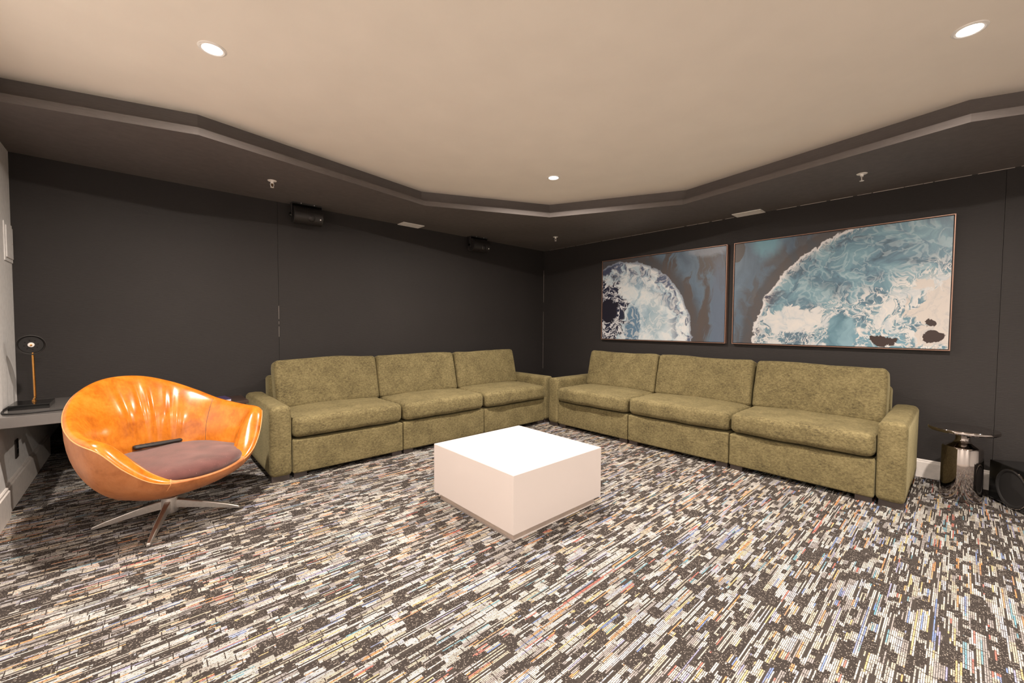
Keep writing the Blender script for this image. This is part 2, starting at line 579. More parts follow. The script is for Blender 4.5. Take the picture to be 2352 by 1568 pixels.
# lip: face and the flat ledge behind it
bm = bmesh.new()
for i in range(len(LIP) - 1):
    a, b, c, d = LIP[i], LIP[i + 1], FAS[i + 1], FAS[i]
    bm.faces.new([bm.verts.new((*a, HS)), bm.verts.new((*b, HS)), bm.verts.new((*b, HS + LIPH)), bm.verts.new((*a, HS + LIPH))])
    bm.faces.new([bm.verts.new((*a, HS + LIPH)), bm.verts.new((*b, HS + LIPH)), bm.verts.new((*c, HS + LIPH)), bm.verts.new((*d, HS + LIPH))])
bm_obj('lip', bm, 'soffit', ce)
# soffit with the tray cut out
rect = [(XL, YF), (0.0, YF), (0.0, 0.0), (XL, 0.0)]
poly = [(0.0, 0.0), (XL, 0.0), (XL, LIP[0][1])] + LIP + [(XL, LIP[-1][1]), (XL, YF), (0.0, YF)]
bm = bmesh.new()
pv = [bm.verts.new((x, y, HS)) for x, y in poly]
for tri in tessellate_polygon([[Vector((x, y, 0)) for x, y in poly]]):
    try: bm.faces.new([pv[i] for i in tri])
    except ValueError: pass
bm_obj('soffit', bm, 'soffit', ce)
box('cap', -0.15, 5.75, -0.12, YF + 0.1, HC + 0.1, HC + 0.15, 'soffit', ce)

# recessed downlights -----------------------------------------------
LBL = ['round recessed downlight in the ceiling above the table, middle of the photo', 'round recessed downlight in the upper left of the ceiling',
       'round recessed downlight in the upper right corner of the ceiling', 'round recessed downlight over the camera',
       'round recessed downlight far behind the camera by the right wall', 'round recessed downlight far behind the camera by the left wall']
for (x, y), lb in zip(LIGHTS, LBL):
    d = empty('downlight', (x, y, HC))
    tag(d, lb, 'ceiling light', 'recessed downlights')
    lathe('trim_ring', [(0.041, -0.0008), (0.043, -0.004), (0.050, -0.006), (0.058, -0.003), (0.060, 0.0)], 'white_plastic', d, 40)
    lathe('diffuser', [(0.0, -0.0025), (0.041, -0.0025), (0.042, -0.001)], 'glow', d, 40)
    ld = bpy.data.lights.new('downlight_lamp', 'AREA')
    ld.energy = LAMP_POWER
    ld.color = LAMP_COLOR
    ld.shape = 'DISK'
    ld.size = 0.08
    ld.spread = math.radians(171)
    lo = bpy.data.objects.new('downlight_lamp', ld)
    COL.objects.link(lo)
    lo.parent = d
    lo.location = (0, 0, -0.012)
    bd = bpy.data.lights.new('downlight_beam', 'SPOT')
    bd.energy = BEAM_POWER
    bd.color = LAMP_COLOR
    bd.spot_size = math.radians(118)
    bd.spot_blend = 1.0
    bd.shadow_soft_size = 0.03
    bo = bpy.data.objects.new('downlight_beam', bd)
    COL.objects.link(bo)
    bo.parent = d
    bo.location = (0, 0, -0.014)

# ------------------------------------------------------------------ sofas
def sofa(name, label, L_arm0, mods, arm_w, depth, root_loc, rz, seeds):
    """local frame: x along the seat from the first arm, y from the back (0) to the front (depth)"""
    s = empty(name, root_loc, rz)
    tag(s, label, 'sofa')
    z0, zb, zs = 0.041, 0.305, 0.49
    total = mods[-1] + arm_w
    yb = 0.02
    # arms
    def arm(x0, x1, sd):
        def df(w, n, q):
            return Vector((0.006 * q[0] * (1 - q[1] ** 2) * (1 - q[2] ** 2), 0.006 * max(0, q[1]) * (1 - q[0] ** 2), 0.010 * max(0, q[2]) ** 4 * (1 - q[0] ** 2)))
        return soft_box('arm', (x1 - x0, depth - yb, 0.578 - z0), 0.030, 'velvet', s, ((x0 + x1) / 2, (depth + yb) / 2, (0.578 + z0) / 2), cell=0.04, deform=df, seed=sd, wobble=0.0025)
    arm(mods[0] - arm_w, mods[0] - 0.003, seeds)
    arm(mods[-1] + 0.003, total, seeds + 3)
    for i, (a, b) in enumerate(zip(mods, mods[1:])):
        g = 0.004
        # base
        def dfb(w, n, q):
            return Vector((0, 0.004 * max(0, q[1]) * (1 - q[0] ** 2), 0))
        soft_box('base', (b - a - 2 * g, depth - 0.10, zb - z0), 0.012, 'velvet', s, ((a + b) / 2, (depth + 0.10) / 2 - 0.004, (zb + z0) / 2), cell=0.05, deform=dfb, seed=seeds + i, wobble=0.0015)
        # back frame
        soft_box('back_frame', (b - a - 2 * g, 0.20, 0.735 - z0), 0.035, 'velvet', s, ((a + b) / 2, yb + 0.10, (0.735 + z0) / 2), cell=0.06, seed=seeds + i + 9, wobble=0.002)
        # seat cushion
        wd = b - a - 0.010
        prot = (0.012, 0.035, 0.018)[(i + int(seeds)) % 3]
        dep = depth + prot - 0.23
        sd = seeds * 3.1 + i * 5.7
        def dfs(w, n, q, sd=sd):
            u, v, t = q
            crown = 0.022 * (1 - u * u) * (1 - (v * 0.8) ** 2) * (1 if t > 0 else 0.0)
            sag = 0.010 * max(0, v) ** 3 * (1 - t) * 0.5
            puff = 0.012 * max(0, v) ** 4 * (1 - u ** 4)
            corner = -0.018 * max(0, v) ** 6 * abs(u) ** 8
            wr = 0.005 * math.sin(u * 9 + v * 3 + sd) * max(0, v) ** 2 * (1 - abs(u)) + 0.004 * math.sin(26 * v + 3 * u + sd) * abs(u) ** 6
            return Vector((-0.006 * u * max(0, v) ** 6, puff + corner, crown + sag + (wr if t > 0 else wr * 0.5)))
        soft_box('seat_cushion', (wd, dep, zs - 0.020 - zb), 0.045, 'velvet', s, ((a + b) / 2, 0.23 + dep / 2, (zs - 0.020 + zb) / 2 + 0.010), cell=0.028, deform=dfs, seed=sd, wobble=0.007, wscale=3.2)
        # back cushion, leaning
        wb_ = b - a - 0.010
        def dfk(w, n, q, sd=sd):
            u, v, t = q
            belly = 0.020 * (1 - u ** 2) * (1 - (t * 0.9) ** 2) * (1 if v > 0 else 0.3)
            return Vector((-0.010 * u * max(0, t) ** 4, belly * (1 if v > 0 else -1), 0.006 * math.sin(u * 3 + sd) * max(0, t) ** 4))
        rot = Matrix.Rotation(math.radians(13), 4, 'X')
        soft_box('back_cushion', (wb_, 0.17, 0.445), 0.032, 'velvet', s, ((a + b) / 2 + (0.006 if i == 1 else 0), 0.355, 0.675), rot=rot, cell=0.03, deform=dfk, seed=sd + 2, wobble=0.006, wscale=3.4)
        # feet
        for fx in (a + 0.012, b - 0.012 - 0.095):
            for fy in (depth - 0.115, 0.10):
                box('foot', fx, fx + 0.095, fy, fy + 0.095, 0.0, z0 + 0.012, 'foot', s, bevel=0.002)
    for (x0, x1) in ((mods[0] - arm_w + 0.01, mods[0] - 0.02), (mods[-1] + 0.02, total - 0.01)):
        for fy in (depth - 0.125, 0.08):
            box('foot', x0, x1, fy, fy + 0.105, 0.0, z0 + 0.012, 'foot', s, bevel=0.002)
    return s

# left sofa: local x = world X
sofa('sofa', 'olive green three-seat sofa along the left dark wall, beside the orange chair', 0, [0.996, 1.960, 2.930, 3.878], 0.155, 0.98, (0, 0, 0), 0.0, 1.0)
# right sofa: local x runs along -Y, local y along +X
sofa('sofa', 'olive green three-seat sofa under the two paintings', 0, [-4.110, -3.158, -2.170, -1.212], 0.155, 1.015, (0, 0, 0), -PI / 2, 2.0)

# ------------------------------------------------------------------ coffee table
tb = empty('coffee_table', (2.831, 2.432, 0))
tag(tb, 'low square white block coffee table in the middle of the carpet', 'coffee table')
box('body', -0.408, 0.408, -0.413, 0.413, 0.053, 0.391, 'table', tb, bevel=0.003)
box('plinth', -0.375, 0.375, -0.380, 0.380, 0.006, 0.056, 'plinth', tb)
box('base_strip', -0.378, 0.378, -0.383, 0.383, 0.0, 0.007, 'table', tb)

# ------------------------------------------------------------------ tub swivel chair
CH = Vector((4.632, 1.188, 0.0))
CA = math.radians(32)
chair = empty('swivel_chair', CH, CA)
tag(chair, 'orange tan leather tub swivel chair with mauve seat cushion', 'chair')
# local frame: y forward, x to the left hand of the photograph's viewer reversed (-x = image right)
TAB = [(0, .380, .325, .035), (25, .396, .333, .040), (36, .418, .346, .065), (46, .452, .388, .095), (56, .490, .472, .105), (64, .521, .566, .090), (69, .534, .600, .075), (80, .498, .618, .060),
       (92, .466, .640, .050), (106, .446, .672, .045), (122, .436, .730, .042), (142, .430, .800, .040), (162, .425, .850, .040), (180, .423, .864, .040)]
def tabv(th, k):
    a = abs(th)
    for i in range(len(TAB) - 1):
        if TAB[i][0] <= a <= TAB[i + 1][0]:
            p0 = TAB[max(i - 1, 0)]; p1 = TAB[i]; p2 = TAB[i + 1]; p3 = TAB[min(i + 2, len(TAB) - 1)]
            h = p2[0] - p1[0]
            m1 = (p2[k] - p0[k]) / (p2[0] - p0[0]) if i else 0.0
            m2 = (p3[k] - p1[k]) / (p3[0] - p1[0]) if i < len(TAB) - 2 else 0.0
            s = (a - p1[0]) / h
            return p1[k] * (2 * s ** 3 - 3 * s ** 2 + 1) + m1 * h * (s ** 3 - 2 * s ** 2 + s) + p2[k] * (-2 * s ** 3 + 3 * s ** 2) + m2 * h * (s ** 3 - s ** 2)
NTH = 160
ths = [-180 + 360 * i / NTH for i in range(NTH)]
def pol(th, r, z, cy=0.0):
    t = math.radians(th)
    return Vector((-r * math.sin(t), r * math.cos(t) + cy, z))
def outer(th, s):
    R, Z = tabv(th, 1), tabv(th, 2)
    zb = 0.178
    f = s * PI / 2
    r = R * math.sin(f) ** 0.92
    z = zb + (Z - zb) * (1 - math.cos(f)) ** 1.05
    return pol(th, r, z, -0.085 * (1 - s) ** 1.2)
CREST_END = math.radians(128)
def crest(th, s):
    R, Z, T = tabv(th, 1), tabv(th, 2), tabv(th, 3)
    a = CREST_END * s
    return pol(th, R - T / 2 + T / 2 * math.cos(a), Z + T * 0.36 * math.sin(a))
_PROF = {}
def inner_profile(th):
    key = round(abs(th), 3)
    if key not in _PROF:
        R, Z, T = tabv(th, 1), tabv(th, 2), tabv(th, 3)
        rc = R - T / 2 + T / 2 * math.cos(CREST_END)
        zc = Z + T * 0.36 * math.sin(CREST_END)
        zs = 0.275
        h = zc - zs
        k = min(1.0, h / 0.25)
        k2 = min(1.0, h / 0.58)
        pts = [(rc, 0, zc), (rc - 0.022, 0, zc - 0.022 * k), (rc - 0.062 * k2 - 0.012, 0, zc - 0.19 * h), (rc - 0.105 * k2 - 0.02, 0, zc - 0.38 * h),
               (rc - 0.125 * k2 - 0.03, 0, zc - 0.60 * h), (rc - 0.130 * k2 - 0.045, 0, zs + 0.18 * h), (rc - 0.17 * k2 - 0.06, 0, zs + 0.04 * h), (rc * 0.35, 0, zs), (0.004, 0, zs)]
        _PROF[key] = smooth_path(pts, 5)
    return _PROF[key]
def inner(th, s):
    """s from 1 (rim) to 0 (seat centre)"""
    pr = inner_profile(th)
    x = (1 - s) * (len(pr) - 1)
    i = min(int(x), len(pr) - 2)
    p = pr[i].lerp(pr[i + 1], x - i)
    cr = 0.0
    a = th if th > 0 else th + 360
    if 118 < a < 205 and 0.36 < s < 0.93:
        wgt = math.sin(PI * (a - 118) / 87) ** 1.1 * math.sin(PI * (s - 0.36) / 0.57) ** 1.1
        cr = 0.0065 * wgt * (math.sin(math.radians(a) * 23 + 1.6 * s) + 0.4 * math.sin(math.radians(a) * 37 - 3 * s))
    return pol(th, p.x + cr, p.z, 0.0)
def shell(name, rows, mat, keep=None):
    bm = bmesh.new()
    R = [[bm.verts.new(f) for f in row] for row in rows]
    for a, b in zip(R, R[1:]):
        for i in range(NTH):
            j = (i + 1) % NTH
            if keep and not keep(ths[i] + 180 / NTH): continue
            bm.faces.new((a[i], a[j], b[j], b[i]))
    bmesh.ops.remove_doubles(bm, verts=bm.verts, dist=1e-5)
    for v in [v for v in bm.verts if not v.link_faces]:
        bm.verts.remove(v)
    return bm_obj(name, bm, mat, chair, True)
out_rows = [[outer(th, 0.02 + 0.98 * k / 18) for th in ths] for k in range(19)]
bmo = shell('outer_shell', out_rows, 'tan_leather_back')
cr_rows = [[crest(th, k / 8) for th in ths] for k in range(9)]
in_rows = [[inner(th, 1 - k / 36) for th in ths] for k in range(37)]
FRONT = 33.0
def two_part(name, rows, mat, ncrest):
    """upholstery sheet: rolled rim and inside in one smooth surface, without the front band"""
    bm = bmesh.new()
    R = [[bm.verts.new(f) for f in row] for row in rows]
    for k, (a, b) in enumerate(zip(R, R[1:])):
        for i in range(NTH):
            j = (i + 1) % NTH
            if k < ncrest and abs(ths[i] + 180 / NTH) <= FRONT: continue
            bm.faces.new((a[i], a[j], b[j], b[i]))
    bmesh.ops.remove_doubles(bm, verts=bm.verts, dist=1e-5)
    for v in [v for v in bm.verts if not v.link_faces]:
        bm.verts.remove(v)
    return bm_obj(name, bm, mat, chair, True)
two_part('inner_shell', cr_rows + in_rows[1:], 'tan_leather', len(cr_rows) - 1)
shell('front_band', cr_rows, 'tan_leather_back', lambda t: abs(t) <= FRONT)
tube('piping', [outer(th, 1.0) + Vector((0, 0, 0.001)) for th in ths if abs(th) > FRONT], 0.0032, 'piping', chair, 6)
for sgn in (-1, 1):
    tube('seam', [crest(sgn * FRONT, k / 10) + Vector((0, 0, 0.0005)) for k in range(11)] + [], 0.0022, 'piping', chair, 6)
    tube('seam', [outer(sgn * (FRONT + 2 * k / 6), 1.0 - 0.16 * k / 6) for k in range(7)], 0.002, 'piping', chair, 6)
tube('seam', [inner(107 - 6 * (k / 14) ** 2, 0.96 - 0.62 * k / 14) + Vector((0, 0, 0.0)) for k in range(15)], 0.0013, 'foot', chair, 5)
# seat cushion: lens shaped
bm = bmesh.new()
nU, nV = 56, 18
rows = []
for k in range(nV + 1):
    a = -PI / 2 + PI * k / nV
    row = []
    for i in range(nU):
        t = 2 * PI * i / nU
        ce_, se_ = math.cos(t), math.sin(t)
        rad = 0.374 * (abs(ce_) ** 2.3 + abs(se_ / 0.94) ** 2.3) ** (-1 / 2.3)
        rr = rad * max(0.0, math.cos(a)) ** 0.42
        zz = 0.056 * (abs(math.sin(a)) ** 0.8) * (1 if a > 0 else -0.75)
        pk = 0.006 * math.sin(i * 2 * PI / 4.0) * math.cos(a) ** 6 * (1 if abs(ce_) > 0.8 else 0.2)
        p = Vector((rr * ce_, rr * se_ + 0.025, 0.362 + zz + pk - 0.03 * rr * se_))
        p += Vector((0, 0, 0.006)) * noise.noise(p * 9)
        row.append(bm.verts.new(p))
    rows.append(row)
for a, b in zip(rows, rows[1:]):
    for i in range(nU):
        bm.faces.new((a[i], a[(i + 1) % nU], b[(i + 1) % nU], b[i]))
bmesh.ops.remove_doubles(bm, verts=bm.verts, dist=1e-5)
bm_obj('seat_cushion', bm, 'mauve', chair, True)
# four star base
bs = lathe('hub', [(0.0, 0.045), (0.040, 0.045), (0.043, 0.055), (0.041, 0.10), (0.042, 0.140), (0.030, 0.146), (0.029, 0.215), (0.0, 0.215)], 'steel', chair, 32)
lathe('mount_plate', [(0.0, 0.188), (0.10, 0.188), (0.11, 0.196), (0.0, 0.198)], 'steel', chair, 32)
for k in range(4):
    ang = math.radians(-17 + 90 * k) - CA
    d = Vector((math.cos(ang), math.sin(ang), 0))
    w = Vector((-d.y, d.x, 0))
    bm = bmesh.new()
    secs = [(0.018, 0.016, 0.128, 0.070), (0.06, 0.015, 0.118, 0.068), (0.18, 0.013, 0.082, 0.046), (0.30, 0.011, 0.044, 0.018), (0.36, 0.009, 0.020, 0.004), (0.366, 0.007, 0.014, 0.004)]
    R = []
    for r, hw, zt, zb in secs:
        R.append([bm.verts.new(d * r + w * s * hw + Vector((0, 0, z))) for s, z in ((-1, zb), (1, zb), (1, zt - 0.004), (0.7, zt), (-0.7, zt), (-1, zt - 0.004))])
    for a, b in zip(R, R[1:]):
        for i in range(6):
            bm.faces.new((a[i], a[(i + 1) % 6], b[(i + 1) % 6], b[i]))
    bm.faces.new(R[0][::-1]); bm.faces.new(R[-1])
    lg = bm_obj('leg', bm, 'steel', chair)
    tip = d * 0.35
    lathe('glide', [(0.0, 0.0), (0.009, 0.0), (0.009, 0.006), (0.0, 0.006)], 'rubber', lg, 12, mtx=Matrix.Translation(tip))

# ------------------------------------------------------------------ paintings
def art_material(name, which):
    t = NT(name)
    g = t.sep(t.coord('Generated'))
    # canvas lies in the plane X = const: Generated Y runs along the wall, Z up
    P = t.comb(t.math('MULTIPLY', g[1], 1.51), g[2], 0.0)
    def warped(vec, sc, amp, detail=3.0, dist=0.6):
        w = t.noise(vec, sc, detail, 0.55, dist, color=True)
        w = t.vadd(w, (-0.5, -0.5, -0.5))
        return t.vadd(vec, t.scale(w, (amp, amp, 0.0)))
    Q = warped(P, 2.2, 0.32)
    Q2 = warped(Q, 7.0, 0.13)
    Q3 = warped(Q2, 18.0, 0.05)
    mid = t.noise(Q2, 5.0, 5.0, 0.6, 0.8)
    fine = t.noise(Q3, 13.0, 5.0, 0.62, 0.8)
    edge_n = t.noise(Q2, 8.0, 5.0, 0.62, 0.6)
    def ell(cx, cy, rx, ry, amp=0.10, src=None):
        q = t.sep(P)
        a = t.math('DIVIDE', t.math('SUBTRACT', q[0], cx * 1.51), rx * 1.51)
        b = t.math('DIVIDE', t.math('SUBTRACT', q[1], cy), ry)
        r = t.math('SQRT', t.math('ADD', t.math('MULTIPLY', a, a), t.math('MULTIPLY', b, b)))
        r = t.math('ADD', r, t.math('MULTIPLY', t.math('SUBTRACT', src or edge_n, 0.5), amp))
        return t.math('SUBTRACT', 1.0, r)
    def blob(cx, cy, rx, ry, soft=0.12, amp=2.4, src=None):
        return t.step(ell(cx, cy, rx, ry, amp, src), 0.0, soft)
    def ridge(vec, sc, w, seed):
        n_ = t.noise(t.vadd(vec, (seed, seed * 0.7, 0.0)), sc, 2.0, 0.5, 0.4)
        return t.step(t.math('ABSOLUTE', t.math('SUBTRACT', n_, 0.5)), w, w * 0.2)
    lace = t.math('MAXIMUM', ridge(Q3, 10.0, 0.040, 1.0), ridge(Q3, 17.0, 0.040, 7.0))
    web = t.math('MAXIMUM', ridge(Q3, 14.0, 0.050, 11.0), ridge(Q3, 25.0, 0.045, 5.0))
    wisp = ridge(Q2, 9.0, 0.050, 21.0)
    flow = t.noise(t.scale(Q, (3.2, 0.8, 1.0)), 2.0, 5.0, 0.6, 0.8)
    white = t.ramp(fine, [(0.30, (0.42, 0.50, 0.56)), (0.48, (0.60, 0.61, 0.62)), (0.7, (0.68, 0.66, 0.64))])
    cream = t.ramp(fine, [(0.30, (0.44, 0.44, 0.45)), (0.5, (0.58, 0.54, 0.51))])
    brown = t.ramp(flow, [(0.35, (0.070, 0.075, 0.088)), (0.65, (0.090, 0.074, 0.070))])
    slate = t.ramp(flow, [(0.30, (0.080, 0.115, 0.165)), (0.5, (0.120, 0.175, 0.240)), (0.7, (0.18, 0.250, 0.32))])
    mul = lambda a, b: t.math('MULTIPLY', a, b)
    if which == 'big':
        body = ell(0.95, 0.0, 0.83, 1.11, 0.11)
        band = mul(t.step(body, -0.22, -0.13), t.step(flow, 0.38, 0.50))
        bg = t.mix(t.math('MAXIMUM', t.step(body, -0.12, -0.06), mul(band, 0.8)), slate, brown)
        bg = t.mix(mul(blob(0.19, 1.02, 0.12, 0.24, 0.7, 0.8), 0.8), bg, (0.17, 0.36, 0.45))
        sea = t.ramp(mid, [(0.26, (0.050, 0.085, 0.125)), (0.42, (0.105, 0.195, 0.265)), (0.56, (0.165, 0.300, 0.370)), (0.72, (0.30, 0.42, 0.48))])
        sea = t.mix(mul(wisp, 0.35), sea, (0.48, 0.58, 0.62))
        deep = t.step(t.noise(Q2, 3.0, 3.0), 0.56, 0.70)
        sea = t.mix(mul(deep, 0.45), sea, (0.045, 0.085, 0.125))
        rim_n = t.step(body, 0.17, 0.02)
        sea = t.mix(mul(rim_n, t.step(edge_n, 0.50, 0.40)), sea, (0.055, 0.060, 0.095))
        sea = t.mix(mul(t.step(body, 0.07, 0.0), web), sea, white)
        # diagonal field of foam lace towards the lower right
        q = t.sep(P)
        diag = t.math('SUBTRACT', t.math('ADD', mul(q[0], 0.45), 0.02), q[1])
        sea = t.mix(mul(t.step(diag, -0.14, 0.10), lace), sea, white)
        sea = t.mix(mul(t.step(diag, 0.0, 0.22), t.step(mid, 0.52, 0.58)), sea, white)
        sea = t.mix(blob(0.34, 0.22, 0.20, 0.13, 0.15, 2.2), sea, white)
        sea = t.mix(blob(0.995, 0.25, 0.135, 0.34, 0.15, 2.6), sea, cream)
        sea = t.mix(mul(blob(0.37, 0.05, 0.10, 0.08, 0.15, 2.4), t.math('SUBTRACT', 1.0, web)), sea, (0.09, 0.155, 0.215))
        sea = t.mix(blob(0.575, 0.08, 0.070, 0.25, 0.2, 1.0), sea, t.ramp(t.noise(t.scale(Q2, (1.0, 0.25, 1.0)), 9.0, 4.0, 0.6, 0.5), [(0.36, (0.055, 0.125, 0.18)), (0.5, (0.12, 0.24, 0.31)), (0.66, (0.22, 0.37, 0.45))]))
        sea = t.mix(mul(blob(0.74, 0.06, 0.11, 0.11, 0.15, 1.6), t.math('SUBTRACT', 1.0, lace)), sea, (0.16, 0.31, 0.40))
        for c in ((0.745, 0.055, 0.055, 0.050), (0.935, 0.195, 0.024, 0.032), (0.95, 0.095, 0.040, 0.052)):
            sea = t.mix(blob(*c, 0.10, 2.6), sea, (0.038, 0.022, 0.020))
        col = t.mix(t.step(body, 0.0, 0.008), bg, sea)
        rim = mul(t.step(body, -0.005, 0.003), t.step(body, 0.026, 0.006))
        col = t.mix(mul(rim, t.step(edge_n, 0.30, 0.45)), col, (0.66, 0.65, 0.66))
        col = t.mix(blob(0.01, 0.95, 0.050, 0.14, 0.05, 0.5), col, (0.085, 0.075, 0.073))
    else:
        body = ell(0.20, 0.06, 0.575, 0.90, 0.12)
        bg = t.mix(t.step(flow, 0.46, 0.58), slate, brown)
        bg = t.mix(t.step(body, -0.20, -0.06), bg, brown)
        bg = t.mix(mul(blob(0.97, 0.35, 0.085, 0.75, 0.5, 0.6), 0.8), bg, (0.115, 0.150, 0.215))
        bg = t.mix(mul(blob(0.88, 0.99, 0.20, 0.10, 0.6, 1.0), 0.7), bg, (0.30, 0.34, 0.41))
        sea = t.ramp(mid, [(0.28, (0.20, 0.30, 0.40)), (0.42, (0.38, 0.49, 0.57)), (0.55, (0.56, 0.63, 0.67)), (0.72, (0.66, 0.68, 0.69))])
        fing = mul(t.step(body, 0.36, 0.10), t.step(edge_n, 0.53, 0.43))
        sea = t.mix(fing, sea, (0.10, 0.125, 0.20))
        sea = t.mix(mul(t.step(body, 0.30, 0.1), t.step(edge_n, 0.56, 0.60)), sea, (0.68, 0.70, 0.72))
        sea = t.mix(blob(0.29, 0.14, 0.075, 0.30, 0.2, 1.2), sea, (0.12, 0.21, 0.31))
        sea = t.mix(mul(blob(0.48, 0.25, 0.10, 0.26, 0.4, 1.6), 0.6), sea, (0.26, 0.38, 0.46))
        sea = t.mix(mul(wisp, 0.5), sea, (0.70, 0.70, 0.70))
        navy = blob(0.02, 0.34, 0.22, 0.44, 0.12, 1.5)
        lc = t.mix(lace, (0.022, 0.026, 0.052), (0.62, 0.63, 0.66))
        sea = t.mix(navy, sea, lc)
        sea = t.mix(blob(0.06, 0.36, 0.10, 0.15, 0.1, 1.4), sea, (0.016, 0.015, 0.026))
        sea = t.mix(blob(0.02, 0.95, 0.09, 0.16, 0.2, 1.6), sea, (0.06, 0.07, 0.12))
        col = t.mix(t.step(body, -0.01, 0.03), bg, sea)
        rim = mul(t.step(body, -0.006, 0.004), t.step(body, 0.03, 0.006))
        col = t.mix(mul(rim, 0.6), col, (0.34, 0.40, 0.50))
    t.set(Base_Color=col, Roughness=0.38, Specular_IOR_Level=0.4)
    return t.m

def painting(y0, y1, z0, z1, mat, label):
    o = empty('painting', (0.0, (y0 + y1) / 2, z0))
    tag(o, label, 'painting', 'framed sea paintings')
    w, h = (y1 - y0) / 2, z1 - z0
    f = 0.006
    box('canvas', 0.012, 0.042, -w + f + 0.006, w - f - 0.006, f + 0.006, h - f - 0.006, mat, o)
    box('backing', 0.002, 0.014, -w + 0.003, w - 0.003, 0.003, h - 0.003, 'canvas_edge', o)
    box('frame_rail', 0.002, 0.047, -w, -w + f, 0.0, h, 'copper', o)
    box('frame_rail', 0.002, 0.047, w - f, w, 0.0, h, 'copper', o)
    box('frame_rail', 0.002, 0.047, -w + f, w - f, 0.0, f, 'copper', o)
    box('frame_rail', 0.002, 0.047, -w + f, w - f, h - f, h, 'copper', o)
    return o
painting(1.138, 2.752, 1.046, 2.113, art_material('poured_sea_art_a', 'small'), 'framed abstract painting nearer the room corner, white and pale blue swirl against brown')
painting(2.820, 4.424, 1.046, 2.113, art_material('poured_sea_art_b', 'big'), 'framed abstract painting at far right, teal sea with white foam arc')

# ------------------------------------------------------------------ sprinklers
SPL = ['white pendant fire sprinkler on the dark soffit above the left wall', 'small white pendant fire sprinkler on the soffit near the room corner', 'white pendant fire sprinkler on the dark soffit above the large right painting']
for (x, y), lb in zip(((3.917, 0.62), (0.655, 0.826), (0.634, 3.929)), SPL):
    s = empty('fire_sprinkler', (x, y, HS))
    tag(s, lb, 'sprinkler', 'ceiling sprinklers')
    lathe('escutcheon', [(0.0, -0.004), (0.018, -0.006), (0.030, -0.004), (0.034, 0.0)], 'white_plastic', s, 28)
    lathe('body', [(0.0, -0.022), (0.010, -0.022), (0.011, -0.012), (0.013, -0.003), (0.0, -0.003)], 'white_plastic', s, 16)
    for sg in (-1, 1):
        tube('frame_arm', smooth_path([(sg * 0.009, 0, -0.018), (sg * 0.013, 0, -0.030), (sg * 0.010, 0, -0.045), (sg * 0.003, 0, -0.052)], 4), 0.0025, 'white_plastic', s, 6)
    lathe('bulb', [(0.0, -0.046), (0.0028, -0.044), (0.0028, -0.024), (0.0, -0.022)], 'brass', s, 10)
    lathe('deflector', [(0.0, -0.056), (0.014, -0.055), (0.014, -0.053), (0.0, -0.051)], 'white_plastic', s, 20)

# ------------------------------------------------------------------ air vents in the soffit
def vent(cx, cy, lx, ly, label):
    v = empty('air_vent', (cx, cy, HS))
    tag(v, label, 'air vent', 'soffit air vents')
    fw_ = 0.018
    hx, hy = lx / 2, ly / 2
    z0, z1 = -0.008, 0.0
    for a in ((-hx, hx, -hy, -hy + fw_), (-hx, hx, hy - fw_, hy), (-hx, -hx + fw_, -hy + fw_, hy - fw_), (hx - fw_, hx, -hy + fw_, hy - fw_)):
        box('frame_rail', *a, z0, z1, 'white_plastic', v, bevel=0.0015)
    box('backing', -hx + fw_, hx - fw_, -hy + fw_, hy - fw_, -0.0015, 0.0, 'plinth', v)
    long_x = lx > ly
    n = 6
    span = (ly if long_x else lx) - 2 * fw_
    for i in range(n):
        c = -span / 2 + span * (i + 0.5) / n
        w = span / n * 0.34
        if long_x: box('slat', -hx + fw_, hx - fw_, c - w, c + w, -0.006, -0.002, 'white_plastic', v)
        else: box('slat', c - w, c + w, -hy + fw_, hy - fw_, -0.006, -0.002, 'white_plastic', v)
vent(2.360, 0.080, 0.270, 0.150, 'white slatted air vent in the soffit between the two black wall speakers')
vent(0.078, 2.960, 0.150, 0.270, 'white slatted air vent in the soffit above the paintings')

